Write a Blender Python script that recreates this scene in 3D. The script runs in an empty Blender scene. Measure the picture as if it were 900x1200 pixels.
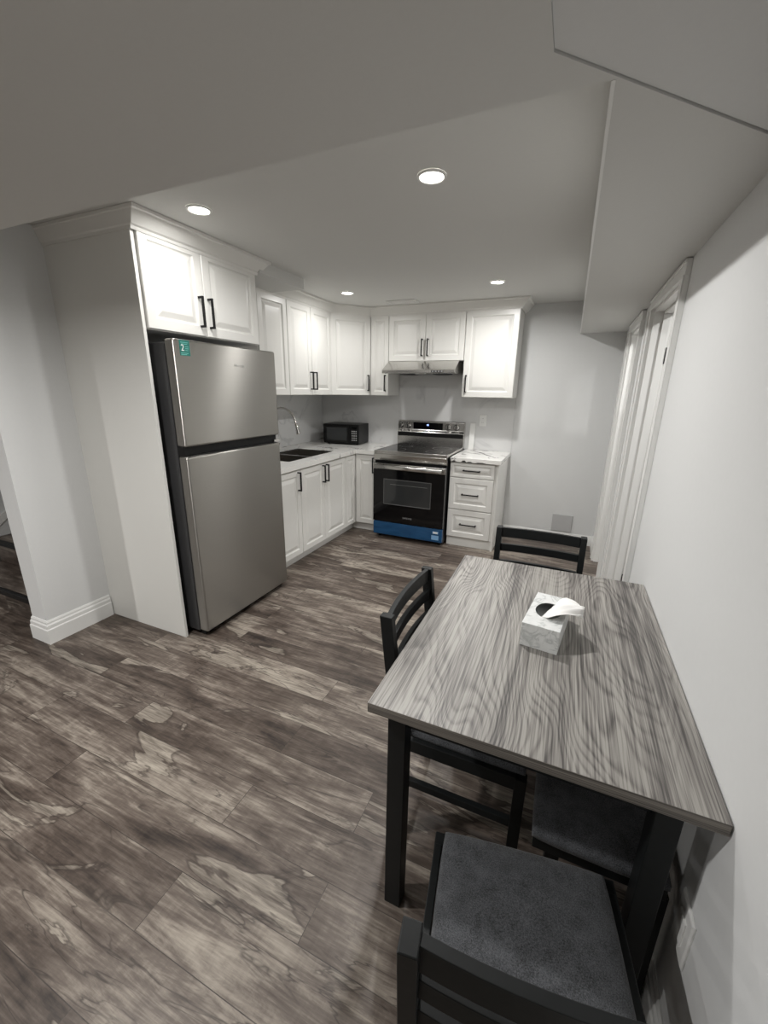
import bpy, math, random
from mathutils import Vector, Matrix
random.seed(4)
S = bpy.context.scene
C = S.collection
# ------------------------------------------------------------------ camera, world, exposure
F_PX, YAW, PITCH, ROLL, CAM_H = 481.69, -0.4111, 0.2870, 0.0152, 1.5235
_cy, _sy, _cp, _sp = math.cos(YAW), math.sin(YAW), math.cos(PITCH), math.sin(PITCH)
_fw = Vector((_sy*_cp, _cy*_cp, -_sp)); _rt = Vector((_cy, -_sy, 0)); _up = _rt.cross(_fw)
_c, _s = math.cos(ROLL), math.sin(ROLL)
_r2 = _c*_rt + _s*_up; _u2 = -_s*_rt + _c*_up
cd = bpy.data.cameras.new('camera'); cam = bpy.data.objects.new('camera', cd); C.objects.link(cam)
M = Matrix((( _r2.x, _u2.x, -_fw.x, 0), (_r2.y, _u2.y, -_fw.y, 0), (_r2.z, _u2.z, -_fw.z, CAM_H), (0, 0, 0, 1)))
cam.matrix_world = M
cd.sensor_fit = 'VERTICAL'; cd.sensor_height = 36.0; cd.lens = F_PX*36.0/1200.0
cd.clip_start = 0.02; cd.clip_end = 60
S.camera = cam
w = bpy.data.worlds.new('world'); S.world = w; w.use_nodes = True
w.node_tree.nodes['Background'].inputs[0].default_value = (0.9, 0.95, 1.0, 1)
w.node_tree.nodes['Background'].inputs[1].default_value = 0.3
S.view_settings.view_transform = 'Standard'; S.view_settings.look = 'None'
S.view_settings.gamma = 1.0; S.view_settings.use_curve_mapping = False
S.view_settings.exposure = 0.0
KITCHEN_W = 18.0      # each recessed kitchen lamp
SPREAD = 172.0       # beam of the recessed lamps, degrees
LIVING_W = 44.0      # each recessed living room lamp
LAMP_COL = (1.0, 0.987, 0.968)

# ------------------------------------------------------------------ geometry helpers
class MB:
    def __init__(s): s.v = []; s.f = []; s.sm = []
    def add(s, vs, fs, smooth=False):
        n = len(s.v); s.v += [tuple(v) for v in vs]
        for f in fs: s.f.append([n+i for i in f]); s.sm.append(smooth)
        return s
    def box(s, x0, x1, y0, y1, z0, z1):
        return s.hexa([(x0,y0,z0),(x1,y0,z0),(x1,y1,z0),(x0,y1,z0)], [(x0,y0,z1),(x1,y0,z1),(x1,y1,z1),(x0,y1,z1)])
    def hexa(s, a, b):          # bottom loop (ccw from above), top loop
        n = len(a)
        return s.add(list(a)+list(b), [list(range(n))[::-1], list(range(n, 2*n))]+[[i, (i+1)%n, n+(i+1)%n, n+i] for i in range(n)])
    def prism(s, poly, z0, z1): # poly ccw in xy
        return s.hexa([(x, y, z0) for x, y in poly], [(x, y, z1) for x, y in poly])
    def extr(s, poly, o, U, V, N, d, smooth=False):  # poly in UV plane, extruded along N by d
        o, U, V, N = map(Vector, (o, U, V, N)); a = [o+U*p+V*q for p, q in poly]
        return s.hexa(a, [p+N*d for p in a]) if (U.cross(V)).dot(N)*d > 0 else s.hexa(a[::-1], [p+N*d for p in a[::-1]])
    def tube(s, pts, r, n=12, smooth=True, caps=True):
        pts = [Vector(p) for p in pts]; rs = r if isinstance(r, (list, tuple)) else [r]*len(pts)
        base = len(s.v); up = None; vs = []
        for i, p in enumerate(pts):
            t = (pts[min(i+1, len(pts)-1)]-pts[max(i-1, 0)]).normalized()
            if up is None: up = t.orthogonal().normalized()
            up = (up - t*up.dot(t)).normalized(); b = t.cross(up)
            vs += [p+(up*math.cos(2*math.pi*k/n)+b*math.sin(2*math.pi*k/n))*rs[i] for k in range(n)]
        fs = [[i*n+k, i*n+(k+1)%n, (i+1)*n+(k+1)%n, (i+1)*n+k] for i in range(len(pts)-1) for k in range(n)]
        s.add(vs, fs, smooth)
        if caps: s.f += [[base+k for k in range(n)][::-1], [base+(len(pts)-1)*n+k for k in range(n)]]; s.sm += [False, False]
        return s
    def ribbon(s, pts, h, t, side):  # bar of height h (z), thickness t along a polyline in plan
        vs = []; n = len(pts)
        for i, (x, y, z) in enumerate(pts):
            a = Vector(pts[min(i+1, n-1)][:2])-Vector(pts[max(i-1, 0)][:2]); a.normalize(); nx, ny = -a.y*side, a.x*side
            vs += [(x-nx*t/2, y-ny*t/2, z), (x+nx*t/2, y+ny*t/2, z), (x+nx*t/2, y+ny*t/2, z+h), (x-nx*t/2, y-ny*t/2, z+h)]
        fs = [[i*4+k, i*4+(k+1)%4, (i+1)*4+(k+1)%4, (i+1)*4+k] for i in range(n-1) for k in range(4)] + [[3,2,1,0], [(n-1)*4+k for k in range(4)]]
        return s.add(vs, fs)
    def rings(s, o, U, V, N, w, h, prof, back=True):   # raised panel: prof = [(inset, height)...]
        o, U, V, N = map(Vector, (o, U, V, N)); vs = []
        for i, d in prof:
            vs += [o+U*i+V*i+N*d, o+U*(w-i)+V*i+N*d, o+U*(w-i)+V*(h-i)+N*d, o+U*i+V*(h-i)+N*d]
        n = len(prof)
        fs = [[a*4+k, a*4+(k+1)%4, (a+1)*4+(k+1)%4, (a+1)*4+k] for a in range(n-1) for k in range(4)]
        fs.append([(n-1)*4+k for k in range(4)])
        if back: fs.append([3, 2, 1, 0])
        if U.cross(V).dot(N) < 0: fs = [f[::-1] for f in fs]
        return s.add(vs, fs)

WORLD = {}
def wl(o): return WORLD.get(o.name, Vector((0, 0, 0))) if o else Vector((0, 0, 0))
def obj(name, mb, m, parent=None, bevel=0, seg=2, subsurf=0):
    xs = [v[0] for v in mb.v]; ys = [v[1] for v in mb.v]; zs = [v[2] for v in mb.v]
    bc = Vector(((min(xs)+max(xs))/2, (min(ys)+max(ys))/2, min(zs)))
    me = bpy.data.meshes.new(name)
    me.from_pydata([(v[0]-bc.x, v[1]-bc.y, v[2]-bc.z) for v in mb.v], [], mb.f)
    me.polygons.foreach_set('use_smooth', mb.sm); me.update()
    o = bpy.data.objects.new(name, me); C.objects.link(o); me.materials.append(m)
    o.location = bc - wl(parent); WORLD[o.name] = bc
    if parent: o.parent = parent
    if bevel:
        b = o.modifiers.new('bevel', 'BEVEL'); b.width = bevel; b.segments = seg; b.limit_method = 'ANGLE'; b.angle_limit = math.radians(40)
        if seg > 2: b.harden_normals = False
    if subsurf:
        q = o.modifiers.new('sub', 'SUBSURF'); q.levels = q.render_levels = subsurf
    return o
def tag(o, label=None, cat=None, group=None, kind=None):
    if label: o['label'] = label
    if cat: o['category'] = cat
    if group: o['group'] = group
    if kind: o['kind'] = kind
    return o
def thing(name, label, cat, loc=(0, 0, 0), group=None):
    o = bpy.data.objects.new(name, None); C.objects.link(o); o.location = loc; o.empty_display_size = 0.1
    WORLD[o.name] = Vector(loc)
    return tag(o, label, cat, group)
def struct(name, mb, m, label=None, bevel=0):
    o = obj(name, mb, m, None, bevel); return tag(o, label, None, None, 'structure')
def dup(o, parent=None):
    c = o.copy(); C.objects.link(c); c.parent = parent
    for ch in list(o.children): dup(ch, c)
    return c
def text(body, loc, U, V, size, m, parent, name='lettering'):
    cu = bpy.data.curves.new(name, 'FONT'); cu.body = body; cu.size = size; cu.extrude = 0.0004
    cu.align_x = 'CENTER'; cu.align_y = 'CENTER'
    t = bpy.data.objects.new('tmp_text', cu); C.objects.link(t)
    me = bpy.data.meshes.new_from_object(t.evaluated_get(bpy.context.evaluated_depsgraph_get()))
    bpy.data.objects.remove(t)
    U, V = Vector(U), Vector(V); N = U.cross(V)
    R = Matrix((U, V, N)).transposed(); loc = Vector(loc)
    for v in me.vertices: v.co = R @ v.co
    me.materials.clear(); me.materials.append(m)
    o = bpy.data.objects.new(name, me); C.objects.link(o); o.location = loc-wl(parent); o.parent = parent; WORLD[o.name] = loc
    return o

# ------------------------------------------------------------------ materials
class NT:
    def __init__(s, name):
        s.m = bpy.data.materials.new(name); s.m.use_nodes = True; s.t = s.m.node_tree; s.n = s.t.nodes; s.b = s.n['Principled BSDF']
    def new(s, ty, **kw):
        n = s.n.new('ShaderNode'+ty)
        for k, v in kw.items():
            if k.startswith('i_'):
                k = k[2:]; n.inputs[int(k) if k.isdigit() else k.replace('_', ' ')].default_value = v
            else: setattr(n, k, v)
        return n
    def ln(s, a, b): s.t.links.new(a, b)
    def math(s, op, a, b=None, c=None, clamp=False):
        n = s.new('Math', operation=op, use_clamp=clamp)
        for i, x in enumerate((a, b, c)):
            if x is None: continue
            if isinstance(x, (int, float)): n.inputs[i].default_value = x
            else: s.ln(x, n.inputs[i])
        return n.outputs[0]
    def pos(s, scale=(1, 1, 1), obj=False):
        if obj: src = s.new('TexCoord').outputs['Object']
        else: src = s.new('NewGeometry').outputs['Position']
        m = s.new('VectorMath', operation='MULTIPLY'); s.ln(src, m.inputs[0]); m.inputs[1].default_value = scale
        return m.outputs[0]
    def noise(s, vec, scale=1, detail=3, rough=.5, dist=0):
        n = s.new('TexNoise'); n.inputs['Scale'].default_value = scale; n.inputs['Detail'].default_value = detail
        n.inputs['Roughness'].default_value = rough; n.inputs['Distortion'].default_value = dist; s.ln(vec, n.inputs['Vector'])
        return n.outputs['Fac']
    def ramp(s, fac, stops, interp='LINEAR'):
        r = s.new('ValToRGB'); r.color_ramp.interpolation = interp; e = r.color_ramp.elements
        while len(e) < len(stops): e.new(.5)
        for i, (p, c) in enumerate(stops):
            e[i].position = p; e[i].color = (c, c, c, 1) if isinstance(c, (int, float)) else (*c, 1)
        s.ln(fac, r.inputs[0]); return r.outputs[0]
    def mix(s, fac, a, b, mode='MIX'):
        n = s.new('Mix', data_type='RGBA', blend_type=mode)
        for k, x in ((0, fac), (6, a), (7, b)):
            if isinstance(x, (int, float)): n.inputs[k].default_value = x
            elif isinstance(x, tuple): n.inputs[k].default_value = (*x, 1)
            else: s.ln(x, n.inputs[k])
        return n.outputs[2]
    def bump(s, h, strength=.2, dist=.01):
        n = s.new('Bump'); n.inputs['Strength'].default_value = strength; n.inputs['Distance'].default_value = dist
        s.ln(h, n.inputs['Height']); s.ln(n.outputs[0], s.b.inputs['Normal'])
def srgb(r, g, b):
    f = lambda c: (c/255/12.92 if c/255 <= .04045 else ((c/255+.055)/1.055)**2.4)
    return (f(r), f(g), f(b))
def simple(name, col, rough=.5, metal=0, noise=0, nscale=40, emit=None, estr=0, spec=None, coat=0, bump=0):
    t = NT(name); b = t.b
    b.inputs['Roughness'].default_value = rough; b.inputs['Metallic'].default_value = metal
    if spec is not None: b.inputs['Specular IOR Level'].default_value = spec
    if coat: b.inputs['Coat Weight'].default_value = coat; b.inputs['Coat Roughness'].default_value = .05
    nz = t.noise(t.pos(), nscale, 3)
    a = tuple(c*(1-noise) for c in col); d = tuple(min(1, c*(1+noise)) for c in col)
    t.ln(t.mix(nz, a, d), b.inputs['Base Color'])
    if bump: t.bump(nz, bump, .002)
    if emit: b.inputs['Emission Color'].default_value = (*emit, 1); b.inputs['Emission Strength'].default_value = estr
    return t.m
m_wall = simple('wall_paint', (.70, .705, .70), .75, noise=.015, nscale=60, bump=.08)
m_ceil = simple('ceiling_paint', (.66, .66, .64), .85, noise=.015, nscale=80, bump=.08)
m_trim = simple('trim_paint', (.80, .80, .78), .38, noise=.01)
m_cab = simple('cabinet_lacquer', (.76, .752, .72), .32, noise=.01, nscale=15)
m_panel = simple('panel_lacquer', (.76, .755, .72), .45, noise=.01, nscale=15)
m_black = simple('black_metal', (.006, .006, .0065), .42, noise=.1, spec=.25)
m_bwood = simple('black_painted_wood', (.0085, .0098, .0102), .45, noise=.15, nscale=60, bump=.1, spec=.3)
m_bglass = simple('black_glass', (.003, .003, .0035), .07, spec=.32)
m_bplast = simple('black_plastic', (.006, .006, .006), .35, noise=.1, spec=.25)
m_win = simple('oven_window_glass', (.035, .037, .038), .08)
m_chrome = simple('chrome', (.62, .61, .59), .16, 1.0)
m_fridge_side = simple('dark_grey_enamel', (.040, .040, .042), .45, noise=.1)
m_plate = simple('outlet_plastic', (.80, .80, .78), .35)
m_vent = simple('grey_cover_plate', (.50, .50, .50), .5, noise=.03)
m_dark = simple('dark_recess', (.01, .01, .01), .7)
m_green = simple('green_sticker', srgb(12, 105, 95), .4)
m_white = simple('white_print', (.75, .78, .76), .5)
m_tissue = simple('tissue_paper', (.86, .85, .83), .9, noise=.02, nscale=60)
m_lens = simple('lamp_lens', (.9, .9, .9), .5, emit=(1, .96, .86), estr=14)
m_digit = simple('lit_digits', (.1, .2, .9), .5, emit=(.35, .5, 1), estr=3.0)
m_grey = simple('grey_print', (.30, .30, .30), .4)

def steel(name, col, rough, axis, streak=.10, rv=.08, aniso=0):
    t = NT(name); b = t.b; b.inputs['Metallic'].default_value = 1
    sc = {'z': (3, 3, 260), 'y': (260, 3, 260), 'x': (3, 260, 260)}[axis]
    nz = t.noise(t.pos(sc), 1, 2)
    if aniso:
        tg = t.new('Tangent', direction_type='RADIAL', axis='Z'); t.ln(tg.outputs[0], b.inputs['Tangent']); b.inputs['Anisotropic Rotation'].default_value = .25
    t.ln(t.mix(nz, tuple(c*(1-streak) for c in col), tuple(c*(1+streak) for c in col)), b.inputs['Base Color'])
    t.ln(t.math('MULTIPLY_ADD', nz, rv, rough-rv/2), b.inputs['Roughness'])
    t.bump(nz, .06, .001)
    b.inputs['Anisotropic'].default_value = aniso
    return t.m
m_fridge = steel('brushed_steel_door', (.36, .348, .325), .33, 'z', .03, .03, .95)
m_steel = steel('stainless_range', (.56, .55, .53), .22, 'z')
m_sink = steel('stainless_sink', (.36, .34, .31), .30, 'x')

def film():
    t = NT('blue_film'); b = t.b
    nz = t.noise(t.pos((3, 3, 14)), 2, 3)
    t.ln(t.mix(nz, srgb(12, 52, 88), srgb(36, 88, 132)), b.inputs['Base Color']); b.inputs['Roughness'].default_value = .22
    t.bump(nz, .25, .004); return t.m
m_film = film()

def floor_mat(name, shade=1.0, vert=False):
    t = NT(name); b = t.b
    P = t.new('NewGeometry').outputs['Position']
    sub = t.new('VectorMath', operation='ADD'); t.ln(P, sub.inputs[0]); sub.inputs[1].default_value = (12.72+.0, 8-.63+.0, 0)
    W, R = 1.22, .17
    br = t.new('TexBrick'); br.offset = .37; br.squash = 1; br.offset_frequency = 2
    for k, v in dict(Scale=1, Mortar_Size=.0012, Mortar_Smooth=.1, Bias=0, Brick_Width=W, Row_Height=R).items(): br.inputs[k.replace('_', ' ')].default_value = v
    br.inputs['Color1'].default_value = (0, 0, 0, 1); br.inputs['Color2'].default_value = (1, 1, 1, 1); br.inputs['Mortar'].default_value = (.5, .5, .5, 1)
    t.ln(sub.outputs[0], br.inputs['Vector'])
    rnd = t.new('SeparateColor'); t.ln(br.outputs['Color'], rnd.inputs[0]); rnd = rnd.outputs[0]
    sp = t.new('SeparateXYZ'); t.ln(P, sp.inputs[0])
    def vec(sx, sy, k):
        c = t.new('CombineXYZ'); t.ln(t.math('MULTIPLY', sp.outputs[0], sx), c.inputs[0]); 
        t.ln(t.math('MULTIPLY', sp.outputs[1], sy), c.inputs[1])
        z = t.math('MULTIPLY', sp.outputs[2], sy); t.ln(t.math('ADD', z, t.math('MULTIPLY', rnd, k)), c.inputs[2]); return c.outputs[0]
    big = t.noise(vec(1.1, 4.2, 9), 1.3, 4, .55, .9)
    mid = t.noise(vec(2.2, 15, 23), 1.5, 7, .68, .8)
    fine = t.noise(vec(8, 120, 31), 1, 3, .6, .2)
    saw = t.noise(vec(34, 5, 5), 1, 3, .7, .4)
    lum = t.math('ADD', t.math('MULTIPLY', big, .55), t.math('MULTIPLY', mid, .45))
    lum = t.math('ADD', lum, t.math('MULTIPLY', t.math('SUBTRACT', fine, .5), .22))
    lum = t.math('ADD', lum, t.math('MULTIPLY', t.math('SUBTRACT', saw, .5), .09))
    lum = t.math('ADD', lum, t.math('MULTIPLY', t.math('SUBTRACT', rnd, .5), .10))
    k = shade
    col = t.ramp(lum, [(.30, tuple(x*k for x in srgb(38, 32, 29))), (.43, tuple(x*k for x in srgb(78, 68, 61))), (.52, tuple(x*k for x in srgb(104, 94, 86))), (.66, tuple(x*k for x in srgb(160, 151, 139)))])
    # pale sap patches with an abrupt dark outline
    pn = t.noise(vec(.75, 3.0, 13), 1.25, 5, .55, 1.4)
    patch = t.ramp(pn, [(.590, 0.0), (.605, 1.0)])
    rim = t.ramp(pn, [(.565, 0.0), (.587, 1.0), (.597, 0.0)])
    tex = t.math('ADD', t.math('MULTIPLY', mid, .5), t.math('MULTIPLY', fine, .5))
    pale = t.ramp(tex, [(.36, tuple(x*k for x in srgb(92, 84, 76))), (.60, tuple(x*k for x in srgb(172, 164, 151)))])
    col = t.mix(t.math('MULTIPLY', patch, .55), col, pale)
    col = t.mix(t.math('MULTIPLY', rim, .6), col, tuple(x*k for x in srgb(48, 40, 36)))
    # thin dark cracks along the grain
    ck = t.noise(vec(1.0, 7, 41), 2.0, 3, .5, 1.0)
    ck = t.ramp(t.math('ABSOLUTE', t.math('SUBTRACT', ck, .5)), [(0.0, 1.0), (.018, 0.0)])
    ckm = t.ramp(t.noise(vec(2, 6, 3), 1.5, 2), [(.42, 0.0), (.56, 1.0)])
    col = t.mix(t.math('MULTIPLY', t.math('MULTIPLY', ck, ckm), .7), col, tuple(x*k for x in srgb(45, 38, 34)))
    col = t.mix(t.math('MULTIPLY', br.outputs['Fac'], .75), col, srgb(40, 34, 31))
    t.ln(col, b.inputs['Base Color'])
    t.ln(t.math('MULTIPLY_ADD', fine, .15, .36), b.inputs['Roughness'])
    b.inputs['Specular IOR Level'].default_value = .35
    t.bump(t.math('SUBTRACT', t.math('MULTIPLY', fine, .5), br.outputs['Fac']), .12, .002)
    return t.m
m_floor = floor_mat('laminate_floor')
m_tread = floor_mat('stair_boards', .8)

def table_mat(name, edge=False):
    t = NT(name); b = t.b
    if edge:
        nz = t.noise(t.pos((2, 2, 420)), 1, 2)
        t.ln(t.ramp(nz, [(.35, srgb(72, 68, 64)), (.65, srgb(138, 132, 124))]), b.inputs['Base Color']); b.inputs['Roughness'].default_value = .5; return t.m
    P = t.new('SeparateXYZ'); t.ln(t.pos(), P.inputs[0])
    big = t.noise(t.pos((3.0, .75, 1)), 1.3, 2, .45, .3)
    ph = t.math('ADD', t.math('MULTIPLY', P.outputs[0], 48), t.math('MULTIPLY', big, 30))
    rings = t.ramp(t.math('FRACT', ph), [(0, .1), (.30, .62), (.75, .70), (1.0, .1)])
    fib = t.math('ADD', t.math('MULTIPLY', t.noise(t.pos((260, 4.5, 1)), 1, 2, .6, .15), .55), t.math('MULTIPLY', t.noise(t.pos((95, 2.0, 1)), 1, 3, .7, .2), .45))
    fib3 = t.noise(t.pos((16, .8, 1)), 1, 3, .5, .3)
    zone = t.ramp(t.noise(t.pos((5, 1.6, 1)), 1, 2), [(.35, .25), (.6, 1.0)])
    lum = t.math('ADD', t.math('MULTIPLY', fib, .74), t.math('MULTIPLY', fib3, .26))
    lum = t.math('ADD', lum, t.math('MULTIPLY', t.math('MULTIPLY', t.math('SUBTRACT', rings, .58), zone), .15))
    col = t.ramp(lum, [(.38, srgb(74, 71, 69)), (.47, srgb(122, 118, 114)), (.57, srgb(160, 157, 151))])
    kn = t.new('TexVoronoi'); kn.inputs['Scale'].default_value = 1; t.ln(t.pos((3.1, 1.9, 1)), kn.inputs['Vector'])
    kd = t.ramp(kn.outputs['Distance'], [(.02, 1.0), (.09, 0.0)])
    col = t.mix(t.math('MULTIPLY', kd, .45), col, srgb(62, 58, 56))
    t.ln(col, b.inputs['Base Color']); b.inputs['Roughness'].default_value = .42
    t.bump(fib, .15, .001)
    return t.m
m_table = table_mat('grey_oak_laminate'); m_tedge = table_mat('grey_oak_edge', True)

def marble(name, base, vein, vs=1.6, width=.02, amount=.9, rough=.12, thr=.48, cloud=.06):
    t = NT(name); b = t.b
    n1 = t.noise(t.pos(), vs, 4, .55, 1.2)
    v = t.ramp(t.math('ABSOLUTE', t.math('SUBTRACT', n1, .5)), [(0, 1.0), (width, 0.0)])
    mk = t.ramp(t.noise(t.pos((1, 1, 1)), vs*1.7, 2), [(thr, 0.0), (thr+.08, 1.0)])
    cl = t.noise(t.pos(), vs*3, 4)
    c0 = t.mix(cl, tuple(c*(1-cloud) for c in base), tuple(min(1, c*(1+cloud)) for c in base))
    t.ln(t.mix(t.math('MULTIPLY', t.math('MULTIPLY', v, mk), amount), c0, vein), b.inputs['Base Color'])
    b.inputs['Roughness'].default_value = rough
    return t.m
m_counter = marble('marble_counter', (.80, .79, .76), (.10, .095, .09), 2.6, .022, .85, .14, .46)
m_splash = marble('marble_backsplash', (.66, .66, .655), (.42, .42, .43), 1.3, .03, .5, .16, .5, .03)
m_boxmarble = marble('marble_print', (.74, .75, .74), (.42, .44, .43), 16, .05, .7, .4, .42, .12)

def fabric(name, c0, c1):
    t = NT(name); b = t.b
    nz = t.noise(t.pos(), 420, 4, .8); n2 = t.noise(t.pos(), 30, 3)
    l = t.math('ADD', t.math('MULTIPLY', nz, .8), t.math('MULTIPLY', n2, .2))
    t.ln(t.ramp(l, [(.38, c0), (.62, c1)]), b.inputs['Base Color']); b.inputs['Roughness'].default_value = .95
    b.inputs['Sheen Weight'].default_value = .15
    t.bump(nz, .5, .002); return t.m
m_fabric = fabric('charcoal_fabric', srgb(26, 27, 29), srgb(98, 100, 104))

# ------------------------------------------------------------------ dimensions
XR, YB, XL, ZC, ZS = .380, 4.554, -2.86, 2.3414, 2.065
YN, XW = -4.2, -6.2
# ------------------------------------------------------------------ structure
struct('floor', MB().box(XW-.2, 1.9, YN-.2, YB+.2, -.12, 0), m_floor, 'grey-brown wood-look laminate plank floor')
struct('ceiling', MB().box(XW-.2, 1.9, YN-.2, YB+.2, ZC, ZC+.1), m_ceil, 'flat painted ceiling')
struct('wall_back', MB().box(XL-.1, 1.9, YB, YB+.15, 0, ZC), m_wall, 'light grey wall behind the range')
D1a, D1b, D2a, D2b, DH = 2.31, 3.05, 3.50, 4.12, 2.0
wr = MB().box(XR, XR+.13, YN, D1a, 0, ZC).box(XR, XR+.13, D1b, D2a, 0, ZC).box(XR, XR+.13, D2b, YB, 0, ZC)
wr.box(XR, XR+.13, D1a, D1b, DH, ZC).box(XR, XR+.13, D2a, D2b, DH, ZC)
struct('wall_right', wr, m_wall, 'long light grey wall beside the table')
struct('wall_front', MB().box(XW-.2, 1.9, YN-.15, YN, 0, ZC), m_wall)
struct('wall_left', MB().box(XW-.15, XW, YN, YB, 0, ZC), m_wall)
struct('wall_kitchen_left', MB().box(XL-.037, XL, 1.62, YB, 0, ZC), m_wall, 'wall behind the sink counter')
struct('wall_pillar', MB().box(-2.897, -2.749, 1.2019, 1.62, 0, ZC), m_wall, 'short grey wall end beside the stairs')
struct('wall_stairs', MB().box(-4.12, -4.0, 1.15, YB, 0, ZC), m_wall, 'grey wall along the staircase')
struct('wall_beyond', MB().box(1.75, 1.9, YN, YB, 0, ZC), m_wall)
# dropped soffit: beam across the room + bulkhead along the right wall, joined by a 45 degree cut
poly = [(XW-.1, YN), (-.1, YN), (-.1, .905), (XR, 1.385), (XR, YB), (0.0, YB), (0.0, 1.012), (XW-.1, 1.012)]
struct('soffit', MB().prism(poly, ZS, ZC+.02), m_ceil, 'dropped ceiling beam and bulkhead along the right wall')
struct('ceiling_strip', MB().prism([(-.0995, YN), (XR, YN), (XR, 1.38), (-.0995, .903)], ZS+.004, ZC+.02), m_wall, 'slightly raised ceiling strip at upper right, painted paler to look brighter lit')  # kept shallow and given paler wall paint so it looks better lit
struct('lit_edge_strip', MB().box(-.008, -.0005, 1.012, YB, ZS-.001, ZS+.009), m_trim)  # pale strip painted along the edge for the bulkhead side catching light
struct('soffit_duct', MB().box(XL, -2.008, 2.475, 2.988, 2.266, ZC), m_ceil, 'boxed duct under the ceiling above the sink cabinets')

# doors in the right wall: casings, jambs, open slabs
def doorway(n, a, b, lab):
    c = MB(); cw, ct = .075, .020
    for y0, y1 in ((a-cw, a), (b, b+cw)):
        c.box(XR-ct, XR, y0, y1, 0, DH)
        c.box(XR-ct-.005, XR-ct, (y0 if y0 < a else y1-.016), (y0+.016 if y0 < a else y1), 0, DH+.0)
    c.box(XR-ct, XR, a-cw, b+cw, DH, ZS-.004); c.box(XR-ct-.005, XR-ct, a-cw, b+cw, ZS-.020, ZS-.004)
    root = obj('door_%d' % n, c, m_trim, None, .002); tag(root, lab, None, None, 'structure')
    j = MB().box(XR-.001, XR+.131, a, a+.015, 0, DH).box(XR-.001, XR+.131, b-.015, b, 0, DH).box(XR-.001, XR+.131, a+.015, b-.015, DH-.015, DH)
    obj('door_jamb', j, m_trim, root, .0015)
    st = MB().box(XR+.045, XR+.083, b-.027, b-.0155, 0, DH-.016).box(XR+.045, XR+.083, a+.0155, a+.027, 0, DH-.016).box(XR+.045, XR+.083, a+.027, b-.027, DH-.027, DH-.016)
    obj('door_stop', st, m_trim, root, .002)
    slab = MB().rings((XR+.150, b-.05, .012), (1, 0, 0), (0, 0, 1), (0, -1, 0), b-a-.04, DH-.03, [(0, -.035), (0, 0), (.11, 0), (.125, -.008), (.14, -.008), (.17, -.002)])
    obj('door_slab', slab, m_trim, root)
    if n == 1:
        h = MB()
        for z in (1.70, .25): h.box(XR+.088, XR+.128, b-.0185, b-.0155, z, z+.09).tube([(XR+.134, b-.022, z), (XR+.134, b-.022, z+.09)], .006, 10)
        obj('hinge', h, m_black, root)
    return root
doorway(1, D1a, D1b, 'white door casing nearest the table with an open white door')
doorway(2, D2a, D2b, 'white door casing in the far right corner of the kitchen')

def base_prof(h, t): return [(0, 0), (t, 0), (t, h*.62), (t*.75, h*.66), (t*.75, h*.80), (t*.45, h*.86), (t*.45, h*.93), (t*.2, h), (0, h)]
def baseboard(name, p, q, n, h=.105, t=.016):   # wall line from p to q, n = outward normal
    p, q, n = Vector((*p, 0)), Vector((*q, 0)), Vector((*n, 0)); d = (q-p)
    mb = MB().extr(base_prof(h, t), p, n, (0, 0, 1), d.normalized(), d.length)
    return struct(name, mb, m_trim)
baseboard('baseboard_back', (-.528, YB), (XR, YB), (0, -1))
baseboard('baseboard_right', (XR, YN), (XR, D1a-.075), (-1, 0), .12)
baseboard('baseboard_right_middle', (XR, D1b+.075), (XR, D2a-.075), (-1, 0), .12)
baseboard('baseboard_right_corner', (XR, D2b+.075), (XR, YB-.016), (-1, 0), .12)
# pillar baseboard, mitred round the corner
pb = MB(); prof = base_prof(.150, .018)
def ringpt(k, off):
    base = [(-2.749, 1.580), (-2.749, 1.2019), (-2.897, 1.2019), (-2.897, 1.5)][k]
    d = [(1, 0), (1, -1), (-1, -1), (-1, 0)][k]
    return (base[0]+d[0]*off, base[1]+d[1]*off)
vs = []
for k in range(4):
    for off, z in prof: x, y = ringpt(k, off); vs.append((x, y, z))
n = len(prof); fs = [[k*n+i, k*n+(i+1)%n, (k+1)*n+(i+1)%n, (k+1)*n+i] for k in range(3) for i in range(n)] + [list(range(n))[::-1], [3*n+i for i in range(n)]]
pb.add(vs, fs); struct('baseboard_pillar', pb, m_trim, 'white moulded baseboard wrapping the wall end')
struct('trim_stair_return', MB().extr([(0, 0), (.14, 0), (.14, .215), (.045, .215), (0, .175)], (-2.934, 1.216, 0), (0, 1, 0), (0, 0, 1), (1, 0, 0), .018), m_trim)

# ------------------------------------------------------------------ staircase
st = thing('staircase', 'dark wood staircase going up behind the wall end at left', 'stairs', (-3.48, 1.27, 0))
for i in range(9):
    y, z = 1.275+.245*i, .19*(i+1)
    obj('riser', MB().box(-3.99, -2.902, y+.02, y+.04, z-.19, z-.036), m_tread, st)
    obj('tread', MB().box(-3.99, -2.902, y+.022, y+.30, z-.036, z-.002), m_tread, st)
    obj('nosing', MB().box(-3.99, -2.902, y-.006, y+.021, z-.040, z), m_black, st, .006, 3)
sk = MB(); a = Vector((-3.999, 1.24, .19)); 
sk.extr([(-.08, .11), (2.3, .11+2.38*.775), (2.3, .17+2.38*.775), (-.08, .17)], (-3.999, 1.24, .02), (0, 1, 0), (0, 0, 1), (1, 0, 0), .022)
struct('trim_stairs', sk, m_trim, 'white sloping skirt trim on the stair wall')

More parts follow.
